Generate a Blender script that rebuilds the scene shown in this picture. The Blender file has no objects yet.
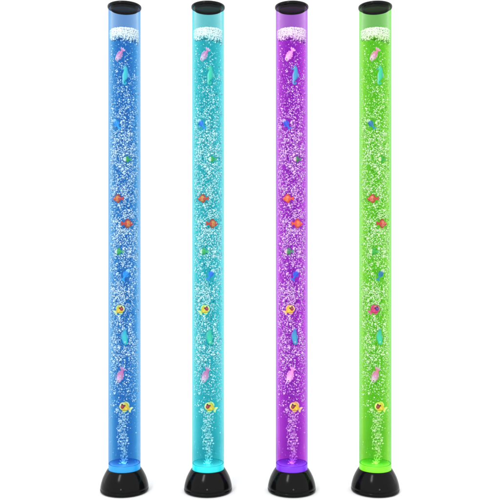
import bpy, bmesh, math, random
import numpy as np
from mathutils import Vector, Matrix

S = 0.0024            # metres per photo pixel in the lamps' plane
CAMD = 750.0          # camera distance in the same unit
BOT = 240.5           # floor lies this far below the lens
sc = bpy.context.scene
col = sc.collection

# ------------------------------------------------------------------ camera, world, lights
cam_d = bpy.data.cameras.new('camera'); cam = bpy.data.objects.new('camera', cam_d); col.objects.link(cam)
cam.location = (0, -CAMD * S, BOT * S); cam.rotation_euler = (math.radians(90), 0, 0)
cam_d.sensor_width = 36; cam_d.lens = 18 * CAMD / 250.0
cam_d.clip_start = 0.05; cam_d.clip_end = 60
sc.camera = cam
sc.view_settings.view_transform = 'Standard'; sc.view_settings.look = 'None'
sc.view_settings.exposure = 0.0; sc.view_settings.gamma = 1.0
sc.render.engine = 'CYCLES'
cy = sc.cycles
cy.transparent_max_bounces = 48; cy.max_bounces = 12; cy.diffuse_bounces = 10; cy.glossy_bounces = 4
cy.transmission_bounces = 8; cy.volume_bounces = 1
cy.caustics_reflective = False; cy.caustics_refractive = False
cy.use_denoising = True
cy.filter_width = 1.6

w = bpy.data.worlds.new('World'); sc.world = w; w.use_nodes = True
bg = w.node_tree.nodes['Background']; bg.inputs['Color'].default_value = (1, 1, 1, 1); bg.inputs['Strength'].default_value = 1.65


def area(name, loc, target, sx, sy, power, colr=(1, 1, 1)):
    d = bpy.data.lights.new(name, 'AREA'); d.shape = 'RECTANGLE'; d.size = sx; d.size_y = sy
    d.energy = power; d.color = colr
    o = bpy.data.objects.new(name, d); col.objects.link(o); o.location = loc
    o.rotation_euler = (Vector(target) - Vector(loc)).to_track_quat('-Z', 'Y').to_euler()
    return o


area('overhead_fill', (0, 0.9, 3.2), (0, 1.0, 0), 5.0, 2.4, 20)  # added unseen light that keeps the sweep white and shadows faint
area('key_softbox', (-1.9, -3.6, 3.45), (0, 0, 0.3), 0.7, 1.8, 95)
area('strip_left', (-2.7, 1.05, 0.9), (0, 0, 0.6), 0.35, 2.6, 5)
area('strip_right', (2.7, 1.05, 0.9), (0, 0, 0.6), 0.35, 2.6, 5)


# ------------------------------------------------------------------ helpers
def mat(name):
    m = bpy.data.materials.new(name); m.use_nodes = True
    nt = m.node_tree; nt.nodes.clear()
    out = nt.nodes.new('ShaderNodeOutputMaterial')
    return m, nt, out


def N(nt, t, **kw):
    n = nt.nodes.new(t)
    for k, v in kw.items():
        if hasattr(n, k) and not isinstance(v, (tuple, list)): setattr(n, k, v)
        else: n.inputs[k.replace('_', ' ')].default_value = v
    return n


def rgba(c): return (c[0], c[1], c[2], 1)


def mesh_obj(name, verts, faces, mats, parent=None, smooth=True, midx=None):
    me = bpy.data.meshes.new(name)
    me.from_pydata([tuple(v) for v in verts], [], faces)
    for m in (mats if isinstance(mats, (list, tuple)) else [mats]): me.materials.append(m)
    if smooth: me.polygons.foreach_set('use_smooth', [True] * len(me.polygons))
    if midx is not None: me.polygons.foreach_set('material_index', midx)
    me.update()
    o = bpy.data.objects.new(name, me); col.objects.link(o)
    if parent: o.parent = parent
    return o


def lathe(profile, n=96, close=False):
    """profile: list of (r, z) in px; r==0 ends become poles"""
    V, F = [], []; rings = []
    for r, z in profile:
        if r <= 1e-6:
            rings.append([len(V)]); V.append((0, 0, z * S))
        else:
            rings.append(list(range(len(V), len(V) + n)))
            for k in range(n):
                a = 2 * math.pi * k / n
                V.append((r * S * math.cos(a), r * S * math.sin(a), z * S))
    prs = list(zip(rings, rings[1:]))
    if close: prs.append((rings[-1], rings[0]))
    for A, B in prs:
        for k in range(n):
            k2 = (k + 1) % n
            if len(A) == 1 and len(B) == 1: break
            if len(A) == 1: F.append((A[0], B[k2], B[k]))
            elif len(B) == 1: F.append((A[k], A[k2], B[0]))
            else: F.append((A[k], A[k2], B[k2], B[k]))
    return V, F


def Z(h): return h + BOT      # px above lens height -> px above the floor


def fix_normals(o):
    bm = bmesh.new(); bm.from_mesh(o.data); bmesh.ops.recalc_face_normals(bm, faces=bm.faces)
    bm.to_mesh(o.data); bm.free()
    o.data.set_sharp_from_angle(angle=math.radians(38))
    return o


# ------------------------------------------------------------------ backdrop (a seamless white sweep)
m_sweep, nt, out = mat('white_sweep')
p = N(nt, 'ShaderNodeBsdfPrincipled', Roughness=0.9); p.inputs['Specular IOR Level'].default_value = 0.1
ns = N(nt, 'ShaderNodeTexNoise', Scale=6.0); mx = N(nt, 'ShaderNodeMix', data_type='RGBA')
mx.inputs[6].default_value = (0.74, 0.74, 0.74, 1); mx.inputs[7].default_value = (0.76, 0.76, 0.76, 1)
nt.links.new(ns.outputs[0], mx.inputs[0]); nt.links.new(mx.outputs[2], p.inputs['Base Color'])
nt.links.new(p.outputs[0], out.inputs['Surface'])
prof = [(-0.55, 0.0), (0.0, 0.0), (0.7, 0.0)]
for k in range(1, 17):
    a = math.pi / 2 * k / 16
    prof.append((0.7 + 0.9 * math.sin(a), 0.9 - 0.9 * math.cos(a)))
prof.append((1.6, 4.2))
V = []; F = []
xs = [-5, -2.5, 0, 2.5, 5]
for (y, z) in prof:
    for x in xs: V.append((x, y, z))
for i in range(len(prof) - 1):
    for j in range(len(xs) - 1):
        a = i * len(xs) + j
        F.append((a, a + 1, a + 1 + len(xs), a + len(xs)))
sweep = mesh_obj('studio_backdrop', V, F, m_sweep)
sweep['kind'] = 'structure'

# ------------------------------------------------------------------ shared materials
m_black, nt, out = mat('black_gloss_plastic')
p = N(nt, 'ShaderNodeBsdfPrincipled', Roughness=0.2); p.inputs['Base Color'].default_value = (0.0025, 0.0025, 0.0028, 1)
p.inputs['Specular IOR Level'].default_value = 0.10
ns = N(nt, 'ShaderNodeTexNoise', Scale=60.0, Detail=4.0)
mr = N(nt, 'ShaderNodeMapRange'); mr.inputs[3].default_value = 0.10; mr.inputs[4].default_value = 0.22
nt.links.new(ns.outputs[0], mr.inputs[0]); nt.links.new(mr.outputs[0], p.inputs['Roughness'])
nt.links.new(p.outputs[0], out.inputs['Surface'])

m_under, nt, out = mat('black_satin_plastic')
p = N(nt, 'ShaderNodeBsdfPrincipled', Roughness=0.4); p.inputs['Base Color'].default_value = (0.003, 0.0028, 0.003, 1)
p.inputs['Specular IOR Level'].default_value = 0.05
nt.links.new(p.outputs[0], out.inputs['Surface'])

m_metal, nt, out = mat('brushed_contact')
p = N(nt, 'ShaderNodeBsdfPrincipled', Roughness=0.3, Metallic=1.0); p.inputs['Base Color'].default_value = (0.07, 0.07, 0.07, 1)
nt.links.new(p.outputs[0], out.inputs['Surface'])


def clear_wall(name, tint, band, edge):
    """thin clear acrylic surface: lets light straight through, mirrors more at grazing angles"""
    m, nt, out = mat(name)
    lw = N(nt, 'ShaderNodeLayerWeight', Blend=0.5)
    cr = N(nt, 'ShaderNodeValToRGB')  # angle ramp paints the wall's light band and refraction-dark edge into the tint
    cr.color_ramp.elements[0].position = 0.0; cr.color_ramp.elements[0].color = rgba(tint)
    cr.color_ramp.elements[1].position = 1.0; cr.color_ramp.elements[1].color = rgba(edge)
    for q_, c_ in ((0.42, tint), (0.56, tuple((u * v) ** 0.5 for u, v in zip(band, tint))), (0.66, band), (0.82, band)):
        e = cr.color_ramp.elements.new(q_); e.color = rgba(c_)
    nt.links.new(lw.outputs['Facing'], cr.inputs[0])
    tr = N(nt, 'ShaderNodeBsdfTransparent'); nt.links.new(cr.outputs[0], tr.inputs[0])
    gl = N(nt, 'ShaderNodeBsdfGlossy', Roughness=0.06)
    fr = N(nt, 'ShaderNodeFresnel', IOR=1.42)
    ms = N(nt, 'ShaderNodeMixShader')
    sc_ = N(nt, 'ShaderNodeMath', operation='MULTIPLY'); sc_.inputs[1].default_value = 0.35
    geo = N(nt, 'ShaderNodeNewGeometry')
    fb = N(nt, 'ShaderNodeMath', operation='SUBTRACT'); fb.inputs[0].default_value = 1.0
    nt.links.new(geo.outputs['Backfacing'], fb.inputs[1])
    m2 = N(nt, 'ShaderNodeMath', operation='MULTIPLY')
    nt.links.new(fr.outputs[0], sc_.inputs[0]); nt.links.new(sc_.outputs[0], m2.inputs[0]); nt.links.new(fb.outputs[0], m2.inputs[1])
    nt.links.new(m2.outputs[0], ms.inputs[0]); nt.links.new(tr.outputs[0], ms.inputs[1]); nt.links.new(gl.outputs[0], ms.inputs[2])
    nt.links.new(ms.outputs[0], out.inputs['Surface'])
    return m


def inner_wall(name, tint):
    m, nt, out = mat(name)
    tr = N(nt, 'ShaderNodeBsdfTransparent'); tr.inputs[0].default_value = rgba(tint)
    nt.links.new(tr.outputs[0], out.inputs['Surface'])
    return m


def volume_mat(name, trans, path_px, emis=None, es=0.0):
    """absorbing liquid: white light crossing path_px of it leaves as trans"""
    m, nt, out = mat(name)
    # absorption coefficient per metre = -ln(t)/path
    s = [-math.log(max(c, 1e-3)) / (path_px * S) for c in trans]
    mxs = max(s)
    ab = N(nt, 'ShaderNodeVolumeAbsorption', Density=mxs)
    ab.inputs['Color'].default_value = (1 - s[0] / mxs, 1 - s[1] / mxs, 1 - s[2] / mxs, 1)
    if emis:
        em = N(nt, 'ShaderNodeEmission', Strength=es / (path_px * S)); em.inputs['Color'].default_value = rgba(emis)
        ad = N(nt, 'ShaderNodeAddShader'); nt.links.new(ab.outputs[0], ad.inputs[0]); nt.links.new(em.outputs[0], ad.inputs[1])
        nt.links.new(ad.outputs[0], out.inputs['Volume'])
    else:
        nt.links.new(ab.outputs[0], out.inputs['Volume'])
    return m


def lit_plastic(name, c, es, ec=None):
    m, nt, out = mat(name)
    p = N(nt, 'ShaderNodeBsdfPrincipled', Roughness=0.35); p.inputs['Base Color'].default_value = rgba(c)
    p.inputs['Emission Color'].default_value = rgba(ec or c); p.inputs['Emission Strength'].default_value = es
    nt.links.new(p.outputs[0], out.inputs['Surface'])
    return m


def pearly(name, c, rough, through):
    """glossy white skin that also passes light from behind"""
    m, nt, out = mat(name)
    p = N(nt, 'ShaderNodeBsdfPrincipled', Roughness=rough); p.inputs['Base Color'].default_value = rgba(c)
    tl = N(nt, 'ShaderNodeBsdfTranslucent'); tl.inputs[0].default_value = rgba(c)
    ms = N(nt, 'ShaderNodeMixShader'); ms.inputs[0].default_value = through
    nt.links.new(p.outputs[0], ms.inputs[1]); nt.links.new(tl.outputs[0], ms.inputs[2]); nt.links.new(ms.outputs[0], out.inputs['Surface'])
    return m


m_bubble = pearly('air_bubble', (0.95, 0.96, 0.97), 0.12, 0.3)
m_foam = pearly('white_foam', (0.985, 0.99, 0.99), 0.4, 0.3)

# ------------------------------------------------------------------ fish positions (photo px relative to the lamp axis)
FISH = [  # kind, dx, photo row, turn in degrees (positive lowers the tail), faces right?, size, clearing
    ('pink', -2.8, 55.0, -57, False, 0.9, 6, 8),
    ('seahorse', 3.0, 75.5, 0, False, 1.0, 4.5, 11),
    ('blue', -6.0, 124.0, 55, False, 1.0, 5, 7.5),
    ('green', 4.6, 159.3, 0, False, 1.0, 5, 4.5),
    ('red', -4.5, 198.6, 0, False, 1.0, 7, 5),
    ('red', 4.9, 223.6, 0, True, 1.04, 7, 5.2),
    ('green', -3.6, 251.5, 0, False, 1.1, 5, 4.5),
    ('blue', 3.4, 274.5, -60, True, 1.0, 5, 7.5),
    ('yellow', -2.5, 309.6, -34, True, 0.92, 7, 6.5),
    ('teal', 2.6, 337.0, -93, False, 1.0, 4.5, 9.5),
    ('pink', -1.8, 375.3, -70, False, 1.0, 5, 10),
    ('yellow', 2.6, 407.0, 28, False, 1.0, 7.5, 6.5),
]
R_OUT, R_IN = 15.9, 14.65
WATER_TOP = 212.5
TOP_W = 217.6     # water surface, px above lens
DISC = -212.6     # lit floor of the tube

rng = np.random.default_rng(11)


R_FISH = 12.5


def fish_depth(dx):
    return -math.sqrt(R_FISH ** 2 - dx ** 2)


# ------------------------------------------------------------------ bubbles
def smooth_noise(n, lo, hi):
    k = rng.uniform(lo, hi, n)
    return k


grid = rng.uniform(0, 1, (64, 9))


def clump(x, y):
    """value noise over the tube's height and width, 0..1"""
    u = np.clip(y / 500 * 63, 0, 62.99); v = np.clip((x + 16) / 32 * 8, 0, 7.99)
    i = u.astype(int); j = v.astype(int); fu = u - i; fv = v - j
    fu = fu * fu * (3 - 2 * fu); fv = fv * fv * (3 - 2 * fv)
    return ((grid[i, j] * (1 - fu) + grid[i + 1, j] * fu) * (1 - fv) + (grid[i, j + 1] * (1 - fu) + grid[i + 1, j + 1] * fu) * fv)


def ico():
    bm = bmesh.new(); bmesh.ops.create_icosphere(bm, subdivisions=1, radius=1.0)
    v = np.array([q.co[:] for q in bm.verts]); f = np.array([[q.index for q in fc.verts] for fc in bm.faces]); bm.free()
    return v, f


IV, IF = ico()


def blob_mesh(name, C, Rr, m, lump=0.38, stretch=0.55):
    """many small irregular blobs as one mesh; C (n,3) in px, Rr (n,) in px"""
    n = len(C)
    st = 1 + rng.uniform(-stretch, stretch, (n, 1, 3))
    v = IV[None] * st * (1 + rng.uniform(-lump, lump, (n, len(IV), 1)))
    ang = rng.uniform(0, 2 * math.pi, n); ca, sa = np.cos(ang), np.sin(ang)
    x = v[..., 0] * ca[:, None] - v[..., 2] * sa[:, None]; z = v[..., 0] * sa[:, None] + v[..., 2] * ca[:, None]
    v = np.stack([x, v[..., 1], z], -1) * Rr[:, None, None] + C[:, None, :]
    V = (v * S).reshape(-1, 3)
    F = (IF[None] + (np.arange(n) * len(IV))[:, None, None]).reshape(-1, 3)
    me = bpy.data.meshes.new(name); me.vertices.add(len(V)); me.vertices.foreach_set('co', V.ravel().astype(np.float32))
    me.loops.add(F.size); me.loops.foreach_set('vertex_index', F.ravel().astype(np.int32))
    me.polygons.add(len(F)); me.polygons.foreach_set('loop_start', np.arange(0, F.size, 3, dtype=np.int32))
    me.polygons.foreach_set('use_smooth', [True] * len(F))
    me.update(calc_edges=True); me.materials.append(m)
    return me


def make_bubbles():
    pts = []; rad = []
    # free bubbles filling the tube
    n = 60000
    y = rng.uniform(39, 466, n); a = rng.uniform(0, 2 * math.pi, n); r = (R_IN - 0.7) * rng.uniform(0, 1, n) ** 0.5
    x = r * np.cos(a); d = r * np.sin(a)
    # most sparkle is seen just inside the wall, fewer bubbles deep in the water
    xw = np.clip(rng.uniform(-1, 1, n) * (R_IN - 0.9), -13.7, 13.7); wall = np.sqrt((R_IN - 0.8) ** 2 - xw ** 2)
    dw = np.minimum(-wall + rng.exponential(2.4, n), wall)
    near = rng.uniform(0, 1, n) < 0.80
    x = np.where(near, xw, x); d = np.where(near, dw, np.minimum(d, 4.0))
    dens = np.interp(y, [39, 46, 60, 85, 105, 130, 300, 345, 372, 392, 405, 415, 440, 466],
                     [0.30, 0.13, 0.13, 0.24, 0.42, 0.50, 0.50, 0.42, 0.28, 0.20, 0.11, 0.035, 0.014, 0.008])
    c = clump(x, y)
    dens = dens * np.clip(0.3 + 1.4 * (c - 0.12), 0.15, 1.6) * 0.44
    keep = rng.uniform(0, 1, n) < dens * 1.5
    x, y, d = x[keep], y[keep], d[keep]
    sz = np.exp(rng.normal(0, 0.38, len(x))) * np.interp(y, [40, 90, 120, 330, 400, 460], [0.36, 0.46, 0.56, 0.58, 0.5, 0.34])
    pts.append(np.stack([x, d, y], -1)); rad.append(np.clip(sz * 0.84, 0.19, 0.72))
    # the plume rising from the air stone
    n = 600
    y = 468 - 62 * rng.uniform(0, 1, n) ** 0.9
    wd = np.interp(y, [402, 425, 445, 458, 468], [6.2, 4.9, 4.8, 3.0, 0.9])
    cx = np.interp(y, [402, 425, 440, 455, 468], [-0.8, -0.6, 0.6, 0.8, 1.1]) + 0.7 * np.sin(y * 0.35)
    x = cx + rng.normal(0, 0.55, n) * wd; d = rng.normal(0, 0.6, n) * wd * 0.5 - np.interp(y, [402, 440, 456, 468], [11.2, 11.2, 9.0, 2.0])
    keep = x ** 2 + d ** 2 < (R_IN - 1.5) ** 2
    x, y, d = x[keep], y[keep], d[keep]
    pts.append(np.stack([x, d, y], -1)); rad.append(np.clip(np.exp(rng.normal(0, 0.3, len(x))) * 0.6, 0.28, 0.95))
    # bubbles hugging the wall at the tube's sides and front
    n = 420
    y = rng.uniform(60, 400, n); a = rng.uniform(math.pi, 2 * math.pi, n)
    pts.append(np.stack([(R_IN - 0.5) * np.cos(a), (R_IN - 0.5) * np.sin(a), y], -1)); rad.append(rng.uniform(0.3, 0.62, n))
    P = np.concatenate(pts); Rr = np.concatenate(rad)
    # keep clear of the fish
    ok = np.ones(len(P), bool)
    for (k, dx, py, t, fl, s, ex, ey) in FISH:
        fd = fish_depth(dx)
        ok &= ~((((P[:, 0] - dx) / (ex * 0.9)) ** 2 + ((P[:, 2] - py) / (ey * 0.9)) ** 2 < 1) & (P[:, 1] < fd + 3.2))
    P, Rr = P[ok], Rr[ok]
    # y (photo row) -> height: account for depth so the pattern keeps its rows
    h = (250 - P[:, 2]) * (CAMD + P[:, 1]) / CAMD
    h = np.clip(h, DISC + 1.0, TOP_W - 3)
    C = np.stack([P[:, 0], P[:, 1], h + BOT], -1)
    return blob_mesh('bubbles', C, Rr, m_bubble)


def make_foam():
    n = 11000
    a = rng.uniform(0, 2 * math.pi, n); r = (R_IN - 0.35) * rng.uniform(0, 1, n) ** 0.3
    x = r * np.cos(a); d = r * np.sin(a)
    # foam hangs deepest at the front wall and thins towards the back
    depth = 2.2 + 3.5 * (1 - d / R_IN) + 1.1 * np.sin(a * 5 + 1) + 0.7 * np.sin(a * 13 + x) + 1.8 * (np.abs(x + 1.5) / 13) ** 3 + np.where(x > 7, 1.2, 0)
    t = rng.uniform(0, 1, n) ** 1.4 * rng.uniform(0.85, 1.3, n)
    h = TOP_W + 0.8 - t * np.clip(depth, 2, 12)
    R_ = rng.uniform(0.3, 0.78, n)
    C = np.stack([x, d, h + BOT], -1)
    # larger bubbles packed inside
    m = 420
    a2 = rng.uniform(0, 2 * math.pi, m); r2 = 11.8 * np.sqrt(rng.uniform(0, 1, m)); d2 = r2 * np.sin(a2)
    h2 = TOP_W - 1.2 - rng.uniform(0, 1, m) * np.clip(1.0 + 3.2 * (1 - d2 / R_IN), 1, 6)
    C = np.concatenate([C, np.stack([r2 * np.cos(a2), d2, h2 + BOT], -1)]); R_ = np.concatenate([R_, rng.uniform(1.3, 2.0, m)])
    return blob_mesh('foam', C, R_, m_foam, 0.1, 0.2)


ME_BUB = make_bubbles(); ME_FOAM = make_foam()

# ------------------------------------------------------------------ lamp geometry
BASE = [(0, 0.0), (21.0, 0.0), (22.9, 0.25), (23.9, 1.1), (24.1, 2.3), (24.0, 3.1), (23.72, 3.45), (23.66, 3.75), (23.86, 4.1),
        (23.7, 5.6), (23.1, 8.4), (22.3, 11.2), (21.3, 14.0), (20.0, 16.8), (18.8, 19.0), (17.6, 21.0), (16.9, 21.9), (16.35, 22.3),
        (16.0, 22.2), (15.95, 21.6), (15.95, 20.0), (0, 20.0)]
CAPR = [(0, Z(241.2)), (16.0, Z(241.2)), (16.6, Z(241.3)), (16.9, Z(242.0)), (16.95, Z(242.8)), (16.7, Z(243.7)), (15.9, Z(244.3)), (14.5, Z(244.6)), (0, Z(244.8))]
PLUG = [(0, Z(240.2)), (12.2, Z(240.2)), (12.6, Z(239.2)), (13.5, Z(239.3)), (13.7, Z(240.0)), (13.7, Z(241.18))]
PLUG[0] = (0, Z(240.6)); PLUG[1] = (12.2, Z(240.5))


def build_lamp(name, label, cx, wall, band, edge, air, water, glow):
    t = bpy.data.objects.new('bubble_lamp', None); col.objects.link(t)
    t.empty_display_size = 0.05
    t.location = ((cx - 250) * S, 0, 0)
    t['label'] = label; t['category'] = 'bubble lamp'; t['group'] = 'tall bubble lamps in a row'
    V, F = lathe(BASE); fix_normals(mesh_obj('base', V, F, m_black, t))
    # small jack at the front foot of the base
    V, F = lathe([(0, 0), (0.75, 0), (0.75, 0.5), (0.45, 0.55), (0.4, 0.25), (0, 0.25)], 20)
    o = mesh_obj('power_socket', V, F, m_metal, t); o.location = (0.4 * S, -23.1 * S, 8.2 * S); o.rotation_euler = (math.radians(80), 0, 0); fix_normals(o)
    V, F = lathe(CAPR); cap = fix_normals(mesh_obj('cap', V, F, m_black, t))
    V, F = lathe(PLUG); fix_normals(mesh_obj('plug', V, F, m_under, cap))
    zb, zt = Z(DISC + 0.02), Z(241.1)
    V, F = lathe([(R_OUT, zb), (R_OUT, zt), (R_IN, zt), (R_IN, zb)], 128, close=True)
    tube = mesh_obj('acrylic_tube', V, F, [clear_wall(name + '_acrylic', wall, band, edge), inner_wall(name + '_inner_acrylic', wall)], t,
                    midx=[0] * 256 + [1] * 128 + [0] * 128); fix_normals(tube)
    g = R_IN - 0.12
    V, F = lathe([(0, Z(DISC + 0.1)), (g, Z(DISC + 0.1)), (g, Z(WATER_TOP)), (0, Z(WATER_TOP))], 96)
    fix_normals(mesh_obj('water', V, F, volume_mat(name + '_water', water, 2 * g), t))
    V, F = lathe([(0, Z(WATER_TOP + 0.15)), (g, Z(WATER_TOP + 0.15)), (g, Z(239)), (0, Z(239))], 96)
    fix_normals(mesh_obj('air_light_tint', V, F, volume_mat(name + '_air_light_tint', air, 2 * g), t))  # coloured light in the air gap, put into an absorbing volume
    for nm, me in (('bubbles', ME_BUB), ('foam', ME_FOAM)):
        o = bpy.data.objects.new(nm, me); col.objects.link(o); o.parent = t; o['kind'] = 'stuff'
    # lit collar and disc under the water
    ro = R_OUT - 0.04
    V, F = lathe([(0, Z(-220)), (ro, Z(-220)), (ro, Z(DISC) - 0.5), (ro - 0.25, Z(DISC) - 0.12), (R_IN, Z(DISC))], 96)
    fix_normals(mesh_obj('light_collar', V, F, lit_plastic(name + '_glow', tuple(c * 0.3 for c in glow), 0.62, glow), t))
    V, F = lathe([(R_IN, Z(DISC)), (R_IN - 0.6, Z(DISC - 0.06)), (0, Z(DISC - 0.1))], 96)
    fix_normals(mesh_obj('light_disc', V, F, lit_plastic(name + '_disc', tuple(0.05 + c * 0.45 for c in glow), 0.6, tuple(0.12 + 0.88 * c for c in glow)), t))
    V, F = lathe([(0, Z(DISC + 3.2)), (1.0, Z(DISC + 3.2)), (1.5, Z(DISC + 2.6)), (1.6, Z(DISC + 0.2)), (2.6, Z(DISC + 0.1)), (2.6, Z(DISC + 0.01))], 24)
    led = bpy.data.lights.new('led', 'AREA'); led.shape = 'DISK'; led.size = 20 * S; led.energy = 0.05
    led.color = tuple(0.45 + 0.55 * c for c in glow)
    lo = bpy.data.objects.new('led_light', led); col.objects.link(lo); lo.parent = t; lo.location = (0, 0, (Z(DISC) + 0.15) * S)
    lo.rotation_euler = (math.pi, 0, 0)
    o = fix_normals(mesh_obj('air_nozzle', V, F, lit_plastic(name + '_nozzle', tuple(c * 0.25 for c in glow), 0.05), t)); o.location = (0.6 * S, 0, 0)
    return t


# ------------------------------------------------------------------ fish
def fmat(name, stops, rough=0.35, axis='X', scale=1.0, noise=0.12):
    """glossy painted plastic whose colour runs along the fish; stops: (position 0..1, colour)"""
    m, nt, out = mat(name)
    tc = N(nt, 'ShaderNodeTexCoord'); sp = N(nt, 'ShaderNodeSeparateXYZ')
    nt.links.new(tc.outputs['Generated'], sp.inputs[0])
    ns = N(nt, 'ShaderNodeTexNoise', Scale=5.0, Detail=2.0); nt.links.new(tc.outputs['Generated'], ns.inputs['Vector'])
    ma = N(nt, 'ShaderNodeMath', operation='MULTIPLY_ADD'); ma.inputs[1].default_value = noise * 2
    sb = N(nt, 'ShaderNodeMath', operation='SUBTRACT'); sb.inputs[1].default_value = noise
    nt.links.new(ns.outputs[0], ma.inputs[0]); nt.links.new(sp.outputs[axis], sb.inputs[0]); nt.links.new(sb.outputs[0], ma.inputs[2])
    cr = N(nt, 'ShaderNodeValToRGB'); els = cr.color_ramp.elements
    els[0].position, els[0].color = stops[0][0], rgba(stops[0][1])
    els[1].position, els[1].color = stops[-1][0], rgba(stops[-1][1])
    for q, c in stops[1:-1]:
        e = els.new(q); e.color = rgba(c)
    nt.links.new(ma.outputs[0], cr.inputs[0])
    p = N(nt, 'ShaderNodeBsdfPrincipled', Roughness=rough)
    nt.links.new(cr.outputs[0], p.inputs['Base Color']); nt.links.new(p.outputs[0], out.inputs['Surface'])
    return m


def loft(secs, n=20):
    """secs: (x, zc, hz, hy) -> closed body along x"""
    V, F = [], []
    R = []
    for (x, zc, hz, hy) in secs:
        if hz < 1e-6: R.append([len(V)]); V.append((x * S, 0, zc * S)); continue
        R.append(list(range(len(V), len(V) + n)))
        for k in range(n):
            a = 2 * math.pi * k / n
            V.append((x * S, hy * S * math.cos(a), (zc + hz * math.sin(a)) * S))
    for A, B in zip(R, R[1:]):
        for k in range(n):
            k2 = (k + 1) % n
            if len(A) == 1: F.append((A[0], B[k2], B[k]))
            elif len(B) == 1: F.append((A[k], A[k2], B[0]))
            else: F.append((A[k], A[k2], B[k2], B[k]))
    return V, F


def slab(poly, th=0.22, y0=0.0):
    """thin fin with a slightly ridged middle from an outline in (x, z)"""
    n = len(poly); cx = sum(q[0] for q in poly) / n; cz = sum(q[1] for q in poly) / n
    V = []; F = []
    for s in (-1, 1):
        for (x, z) in poly: V.append((x * S, (y0 + s * th * 0.4) * S, z * S))
    V.append((cx * S, (y0 - th) * S, cz * S)); V.append((cx * S, (y0 + th) * S, cz * S))
    for k in range(n):
        k2 = (k + 1) % n
        F.append((k, k2, 2 * n)); F.append((n + k2, n + k, 2 * n + 1)); F.append((k2, k, n + k, n + k2))
    return V, F


def ball(r, loc, n=14):
    V, F = loft([(-r, 0, 0, 0)] + [(-r * math.cos(a), 0, r * math.sin(a), r * math.sin(a)) for a in [math.pi * k / 8 for k in range(1, 8)]] + [(r, 0, 0, 0)], n)
    return [(v[0] + loc[0] * S, v[1] + loc[1] * S, v[2] + loc[2] * S) for v in V], F


m_eye, nt, out = mat('eye_black')
p = N(nt, 'ShaderNodeBsdfPrincipled', Roughness=0.15); p.inputs['Base Color'].default_value = (0.02, 0.008, 0.02, 1)
nt.links.new(p.outputs[0], out.inputs['Surface'])
m_rim, nt, out = mat('eye_rim')
p = N(nt, 'ShaderNodeBsdfPrincipled', Roughness=0.3); p.inputs['Base Color'].default_value = (0.85, 0.8, 0.78, 1)
nt.links.new(p.outputs[0], out.inputs['Surface'])


def part(name, vf, m, parent):
    return fix_normals(mesh_obj(name, vf[0], vf[1], m, parent))


def eye(parent, x, y, z, r=0.55, rim=0.85):
    e = part('eye', ball(rim, (x, y, z)), m_rim, parent)
    part('pupil', ball(r, (x, y - rim * 0.62, z)), m_eye, e)


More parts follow.
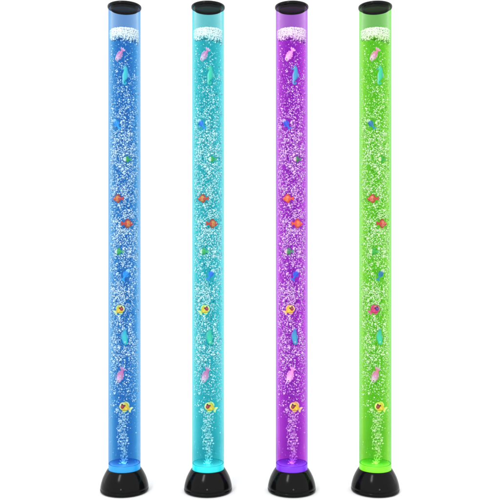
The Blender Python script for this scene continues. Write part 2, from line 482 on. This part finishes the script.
def build_fish(kind, pal, root):
    a, b, c = [tuple(q * 0.8 for q in t_) for t_ in pal]      # main, second, face/accent
    if kind == 'red':
        # diamond-shaped fish, about 12 x 8.5, head to the left
        mb = fmat('red_fish_body', [(0.0, a), (0.3, a), (0.45, b), (0.62, b), (0.75, a), (1, a)], noise=0.16)
        mf = fmat('red_fish_fin', [(0, a), (1, tuple(q * 0.8 for q in a))])
        part('body', loft([(-5.9, 0, 0, 0), (-5.3, 0, .7, .5), (-4, 0, 1.9, 1.1), (-2, 0, 3.0, 1.5), (0, 0, 3.2, 1.6), (2, 0, 2.3, 1.2), (3.6, 0, 1.0, .6), (4.3, 0, .7, .35), (4.5, 0, 0, 0)]), mb, root)
        part('dorsal_fin', slab([(-3.2, 2.0), (-1.6, 4.2), (0.6, 4.9), (1.2, 3.9), (2.8, 2.6), (2.2, 1.6), (-1, 2.2)]), mf, root)
        part('ventral_fin', slab([(-2.6, -2.2), (-1.0, -4.0), (0.8, -4.6), (1.6, -3.2), (3.0, -2.2), (2.0, -1.4), (-1, -2)]), mf, root)
        part('tail_fin', slab([(3.7, .7), (5.2, 2.0), (6.6, 1.8), (6.0, 0.1), (6.6, -1.7), (5.2, -1.8), (3.7, -.7)]), mf, root)
        part('side_fin', slab([(-1.6, -.4), (0.4, .5), (1.6, -.3), (0.2, -1.5)], .2, -1.7), mb, root)
        eye(root, -3.9, -1.05, .5, .38, .6)
    elif kind == 'yellow':
        # round tropical fish turned half towards us, dark face patch, two eyes
        mb = fmat('round_fish_body', [(0.0, b), (0.2, b), (0.42, a), (0.85, a), (1, b)], noise=0.1)
        mf = fmat('round_fish_fin', [(0, b), (1, (0.75, 0.8, 0.35) if a[1] > .2 else b)])
        mface, nt_, o_ = mat('round_fish_face')
        q = N(nt_, 'ShaderNodeBsdfPrincipled', Roughness=0.3); q.inputs['Base Color'].default_value = rgba(c); nt_.links.new(q.outputs[0], o_.inputs[0])
        part('body', loft([(-5.8, 0, 0, 0), (-5.5, 0, 1.6, .9), (-4.6, 0, 3.0, 1.7), (-3, 0, 4.0, 2.2), (-1, 0, 4.3, 2.4), (1.2, 0, 3.8, 2.1), (3.0, 0, 2.6, 1.4), (4.3, 0, 1.4, .8), (5.0, 0, .9, .4), (5.2, 0, 0, 0)], 24), mb, root)
        part('face_patch', [(lambda vf: ([(v[0] * 1.0 - 2.5 * S, v[1] * 0.7 - 1.85 * S, v[2] * 1.1 - 0.5 * S) for v in vf[0]], vf[1]))(ball(2.0, (0, 0, 0)))][0], mface, root)
        part('snout', ball(.62, (-3.0, -3.0, -0.9)), fmat('round_fish_snout', [(0, (0.55, 0.12, 0.1) if a[1] > .2 else (0.5, 0.1, 0.5)), (1, c)]), root)
        part('dorsal_fin', slab([(-3.4, 3.4), (-2.0, 5.2), (0.4, 5.5), (2.4, 4.4), (3.6, 2.4), (1, 3.0), (-1, 3.9)]), mf, root)
        part('ventral_fin', slab([(-1.4, -3.9), (0.2, -5.4), (2.0, -5.2), (3.4, -3.6), (3.2, -2.2), (1, -3.2)]), mf, root)
        part('tail_fin', slab([(4.3, 1.1), (5.9, 2.9), (7.5, 3.1), (6.7, 0.1), (7.4, -2.7), (5.8, -2.5), (4.3, -1.1)]), mf, root)
        part('side_fin', slab([(0.6, -.6), (2.4, .3), (3.0, -1.2), (1.6, -2.2)], .25, -2.1), mb, root)
        eye(root, -4.0, -2.2, 1.2, .8, .72)
        eye(root, -1.2, -2.7, 1.4, .8, .72)
    elif kind == 'green':
        mb = fmat('green_fish_body', [(0.0, b), (0.3, b), (0.45, a), (0.8, a), (1, c)], noise=0.08)
        mf = fmat('green_fish_fin', [(0, a), (1, c)])
        part('body', loft([(-4.2, 0, 0, 0), (-3.8, 0, 1.1, .8), (-2.6, 0, 2.2, 1.3), (-.8, 0, 2.7, 1.5), (1.0, 0, 2.1, 1.2), (2.4, 0, 1.0, .6), (3.0, 0, .6, .3), (3.1, 0, 0, 0)]), mb, root)
        part('dorsal_fin', slab([(-1.6, 2.2), (-.4, 3.6), (1.0, 3.4), (2.0, 1.9), (0.4, 1.9)]), mf, root)
        part('ventral_fin', slab([(-.8, -2.4), (0.4, -3.5), (1.6, -2.6), (1.6, -1.4), (0.4, -1.9)]), mf, root)
        part('tail_fin', slab([(2.5, .6), (3.7, 1.9), (4.8, 1.7), (4.2, 0), (4.8, -1.6), (3.6, -1.7), (2.5, -.6)]), mf, root)
        eye(root, -2.6, -1.15, .5, .36, .58)
    elif kind == 'blue':
        mb = fmat('blue_fish_body', [(0.0, c), (0.2, c), (0.36, a), (0.7, a), (1, b)], noise=0.07)
        mf = fmat('blue_fish_fin', [(0, a), (1, b)])
        part('body', loft([(-6.6, 0, 0, 0), (-6.1, 0, 1.0, .7), (-4.6, 0, 1.9, 1.2), (-2.2, 0, 2.3, 1.4), (0.4, 0, 1.9, 1.2), (2.8, 0, 1.2, .8), (4.6, 0, .6, .4), (4.9, 0, 0, 0)]), mb, root)
        part('dorsal_fin', slab([(-2.6, 2.0), (-1.2, 3.3), (1.0, 2.8), (2.6, 1.3), (0, 1.6)]), mf, root)
        part('ventral_fin', slab([(-1.6, -2.1), (0.0, -3.1), (1.4, -2.4), (2.2, -1.3), (0, -1.7)]), mf, root)
        part('tail_fin', slab([(4.1, .6), (5.8, 2.0), (7.3, 2.0), (6.4, 0), (7.3, -2.0), (5.8, -1.9), (4.1, -.6)]), mf, root)
        eye(root, -4.8, -1.1, .5, .36, .56)
    elif kind == 'teal':
        mb = fmat('teal_fish_body', [(0.0, a), (0.6, a), (1, b)], noise=0.1)
        mf = fmat('teal_fish_fin', [(0, b), (1, c)])
        # nose points left in its own frame; the row below turns it nose-down
        part('body', loft([(-8.0, -.2, 0, 0), (-7.4, -.2, 1.3, .9), (-5.8, 0, 2.3, 1.4), (-3, .3, 2.6, 1.6), (0, .4, 2.6, 1.5), (3, .3, 2.3, 1.3), (5.4, 0, 1.8, 1.0), (6.8, -.2, 1.2, .6), (7.1, -.2, 0, 0)]), mb, root)
        part('dorsal_fin', slab([(-4, 2.3), (-1.6, 3.7), (2, 3.6), (5.4, 2.5), (4.6, 1.4), (0, 2.4)]), mf, root)
        part('ventral_fin', slab([(-3, -2.0), (-1, -3.3), (1.4, -2.9), (2.4, -1.6), (0, -1.8)]), mf, root)
        part('tail_fin', slab([(6.2, 1.2), (7.6, 2.3), (8.8, 2.2), (8.3, 0), (8.6, -2.2), (7.4, -2.1), (6.2, -1.2)]), mf, root)
        eye(root, -5.0, -1.35, .3, .4, .75)
    elif kind == 'pink':
        mb = fmat('pink_fish_body', [(0.0, b), (0.3, b), (0.6, a), (1, c)], noise=0.14)
        mf = fmat('pink_fish_fin', [(0, a), (1, b)])
        part('body', loft([(-7.4, 0, 0, 0), (-7.0, 0, 1.5, 1.0), (-5.6, .1, 2.6, 1.5), (-3, .2, 2.9, 1.7), (0, .1, 2.7, 1.6), (2.8, 0, 2.2, 1.3), (4.8, 0, 1.5, .8), (6.0, 0, 1.1, .5), (6.2, 0, 0, 0)]), mb, root)
        part('dorsal_fin', slab([(-3.4, 2.5), (-2.0, 4.0), (-0.6, 3.4), (0.8, 4.1), (2.0, 3.2), (3.6, 3.4), (4.0, 1.8), (0, 2.3)]), mf, root)
        part('ventral_fin', slab([(-4, -2.2), (-2.8, -3.8), (-1.4, -3.0), (0.2, -3.8), (1.4, -2.7), (2.6, -2.8), (2.6, -1.6), (0, -2.2)]), mf, root)
        part('tail_fin', slab([(5.2, 1.2), (6.6, 3.2), (8.6, 3.5), (7.9, 1.2), (8.8, -0.2), (7.6, -1.4), (8.0, -3.0), (6.4, -2.8), (5.2, -1.2)]), mf, root)
        part('side_fin', slab([(-2.6, -.4), (-.6, .7), (0.8, -.2), (-.8, -1.5)], .25, -1.8), mf, root)
        eye(root, -5.5, -1.45, 0.1, .62, .95)
    elif kind == 'seahorse':
        mb = fmat('seahorse_body', [(0.0, c), (0.3, a), (0.55, a), (0.8, b), (1, c)], noise=0.12)
        mf = fmat('seahorse_fin', [(0, b), (1, c)])
        # spine as a chain of circles from the tail's curl to the top of the head
        pts = []
        for k in range(15):
            u = k / 14.0; an = math.radians(200 - 250 * (1 - u) - 20)
            pts.append((-0.2 + 1.5 * (0.55 + 0.75 * u) * math.cos(an), -7.3 + 1.55 * (0.55 + 0.75 * u) * math.sin(an), 0.42 + 0.5 * u))
        pts = pts[:0]
        curl = [(-0.5, -6.6, .35), (0.2, -6.2, .45), (0.75, -6.9, .55), (0.55, -7.9, .65), (-0.4, -8.6, .75), (-1.5, -8.3, .85), (-2.1, -7.2, .95), (-2.1, -5.8, 1.15),
                (-1.5, -4.3, 1.5), (-0.8, -2.6, 2.0), (-0.3, -0.8, 2.4), (0.1, 1.0, 2.4), (0.3, 2.8, 2.1), (0.4, 4.4, 1.7), (0.2, 5.8, 1.6), (-0.2, 7.2, 1.75), (-0.5, 8.4, 1.3), (-0.6, 9.1, .6)]
        V, F = [], []; n = 18; rings = []
        for i, (x, z, r) in enumerate(curl):
            r = r * (1.22 if i > 8 else 1.1)
            q0 = curl[max(i - 1, 0)]; q1 = curl[min(i + 1, len(curl) - 1)]
            tx, tz = q1[0] - q0[0], q1[1] - q0[1]; L = math.hypot(tx, tz); nx, nz = tz / L, -tx / L
            rr = r * (1 + 0.05 * (i % 2))
            rings.append(list(range(len(V), len(V) + n)))
            for k in range(n):
                an = 2 * math.pi * k / n
                V.append(((x + nx * rr * math.cos(an)) * S, min(rr, 1.7) * 0.9 * math.sin(an) * S, (z + nz * rr * math.cos(an)) * S))
        for A, B in zip(rings, rings[1:]):
            for k in range(n):
                k2 = (k + 1) % n; F.append((A[k], A[k2], B[k2], B[k]))
        F.append(tuple(rings[0])); F.append(tuple(rings[-1]))
        part('body', (V, F), mb, root)
        V, F = loft([(-4.1, 6.0, 0, 0), (-4.0, 6.0, .65, .5), (-3.0, 6.2, .6, .5), (-1.8, 6.6, .9, .8), (-0.6, 7.0, 1.3, 1.0), (0.2, 7.0, 0, 0)]); part('snout', (V, F), mf, root)
        part('crest', slab([(-1.3, 8.4), (-1.6, 10.2), (-0.9, 9.6), (-0.4, 10.8), (0.1, 9.5), (0.9, 9.8), (0.6, 8.2)], .35), mf, root)
        part('dorsal_fin', slab([(1.8, 2.6), (3.4, 2.0), (4.0, 0.2), (3.5, -1.6), (2.2, -1.8), (1.6, 0.4)]), mf, root)
        part('belly_fin', slab([(-1.8, 1.6), (-2.9, 0.9), (-3.0, -1.4), (-2.3, -3.0), (-1.4, -2.2)], .5), mf, root)
        eye(root, -0.8, -1.35, 7.3, .4, .62)


PINK = ((0.82, 0.22, 0.46), (0.88, 0.48, 0.68), (0.82, 0.13, 0.36))
PALE = ((0.92, 0.55, 0.75), (0.95, 0.75, 0.88), (0.9, 0.5, 0.65))
LILA = ((0.85, 0.20, 0.72), (0.86, 0.50, 0.95), (0.88, 0.20, 0.42))
TEAL = ((0.03, 0.60, 0.58), (0.03, 0.42, 0.62), (0.35, 0.62, 0.85))
TEAG = ((0.03, 0.58, 0.38), (0.03, 0.48, 0.38), (0.30, 0.70, 0.66))
BLUE = ((0.01, 0.16, 0.75), (0.02, 0.42, 0.72), (0.75, 0.85, 0.85))
BLUL = ((0.01, 0.30, 0.85), (0.02, 0.55, 0.90), (0.50, 0.78, 0.90))
GREE = ((0.04, 0.40, 0.08), (0.85, 0.88, 0.75), (0.12, 0.50, 0.30))
REDD = ((0.78, 0.04, 0.02), (0.90, 0.26, 0.05), (0.6, 0.02, 0.02))
ORAN = ((0.85, 0.14, 0.03), (0.95, 0.38, 0.06), (0.6, 0.1, 0.02))
ROSE = ((0.72, 0.03, 0.07), (0.90, 0.18, 0.22), (0.6, 0.02, 0.05))
YELP = ((0.90, 0.80, 0.02), (0.90, 0.95, 0.25), (0.30, 0.01, 0.02))
YELL = ((0.95, 0.58, 0.02), (0.92, 0.80, 0.30), (0.30, 0.01, 0.02))
MAGE = ((0.80, 0.01, 0.26), (0.85, 0.10, 0.45), (0.09, 0.01, 0.22))

DESC = [('pink fish tilted with its tail up, topmost creature in the {} lamp', 'pink_fish'),
        ('teal seahorse just under the highest pink fish in the {} lamp', 'seahorse'),
        ('slim blue fish with head up to the left, upper of two in the {} lamp', 'blue_fish'),
        ('tiny green fish with pale head above the two {} fish of the {} lamp', 'green_fish'),
        ('small {} diamond-shaped fish on the left, higher of its pair in the {} lamp', 'red_fish'),
        ('small {} diamond-shaped fish on the right, lower of its pair in the {} lamp', 'red_fish'),
        ('tiny green fish with pale head below the two {} fish of the {} lamp', 'green_fish'),
        ('slim blue fish with head up to the right, midway up the {} lamp', 'blue_fish'),
        ('round {} fish with dark face, higher of the two dark-faced fish in the {} lamp', 'round_fish'),
        ('teal fish hanging nose-down below a round dark-faced fish in the {} lamp', 'teal_fish'),
        ('pink fish standing nose-down, lowest pink creature in the {} lamp', 'pink_fish'),
        ('round yellow fish with dark face just above the bubble plume of the {} lamp', 'round_fish')]
CAT = dict(pink='fish', seahorse='seahorse', blue='fish', green='fish', red='fish', yellow='fish', teal='fish')

LAMPS = [
    # name, centre px, wall tint per surface, painted light band in the wall, painted dark rim, painted air-gap light, water, lit collar
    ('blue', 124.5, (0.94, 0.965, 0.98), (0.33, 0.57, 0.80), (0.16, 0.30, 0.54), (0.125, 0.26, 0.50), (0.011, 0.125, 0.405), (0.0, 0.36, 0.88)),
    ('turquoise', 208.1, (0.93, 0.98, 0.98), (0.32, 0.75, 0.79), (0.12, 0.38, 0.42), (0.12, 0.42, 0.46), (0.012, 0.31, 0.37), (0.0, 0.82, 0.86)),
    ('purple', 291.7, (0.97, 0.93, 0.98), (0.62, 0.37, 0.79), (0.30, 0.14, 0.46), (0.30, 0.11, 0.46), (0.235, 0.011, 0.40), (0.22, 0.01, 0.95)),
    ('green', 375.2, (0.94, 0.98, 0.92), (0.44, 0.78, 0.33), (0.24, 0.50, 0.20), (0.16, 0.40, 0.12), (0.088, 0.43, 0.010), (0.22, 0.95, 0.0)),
]
LAMP_LABEL = dict(blue='tall bubble lamp with blue lit water, outermost beside the turquoise one',
                  turquoise='tall bubble lamp with turquoise lit water between the blue and purple lamps',
                  purple='tall bubble lamp with purple lit water between the turquoise and green lamps',
                  green='tall bubble lamp with bright green lit water, outermost beside the purple one')

for (name, cx, wall, band, edge, air, water, glow) in LAMPS:
    build_lamp(name, LAMP_LABEL[name], cx, wall, band, edge, air, water, glow)
    for i, (kind, dx, py, tilt, flip, size, ex, ey) in enumerate(FISH):
        if kind == 'pink': pal = dict(blue=PINK, turquoise=PINK, purple=PALE, green=LILA)[name]
        elif kind in ('seahorse', 'teal'): pal = TEAG if name == 'turquoise' else TEAL
        elif kind == 'blue': pal = BLUL if name == 'blue' else BLUE
        elif kind == 'green': pal = GREE
        elif kind == 'red': pal = dict(blue=REDD, turquoise=REDD, purple=ORAN, green=ROSE)[name]
        else: pal = MAGE if (name == 'green' and i == 8) else YELP if name == 'purple' else YELL
        text, nm = DESC[i]
        redword = dict(blue='red', turquoise='red', purple='orange', green='rose-red')[name]
        if i in (3, 4, 5, 6): lab = text.format(redword, name)
        elif i == 8: lab = text.format('magenta' if name == 'green' else 'yellow', name)
        else: lab = text.format(name)
        if kind == 'red' and name == 'purple': nm = 'orange_fish'
        root = bpy.data.objects.new(nm, None); col.objects.link(root); root.empty_display_size = 0.01
        root['label'] = lab; root['category'] = CAT[kind]; root['group'] = 'little plastic sea creatures floating in the lamps'
        d = fish_depth(dx)
        f = (CAMD + d) / CAMD
        X = (cx - 250) + dx * f; H = (250 - py) * f
        root.location = (X * S, d * S, Z(H) * S)
        root.scale = (-size if flip else size, size * 0.78, size)
        root.rotation_euler = (0, math.radians(tilt), math.asin(dx / R_FISH))
        build_fish(kind, pal, root)
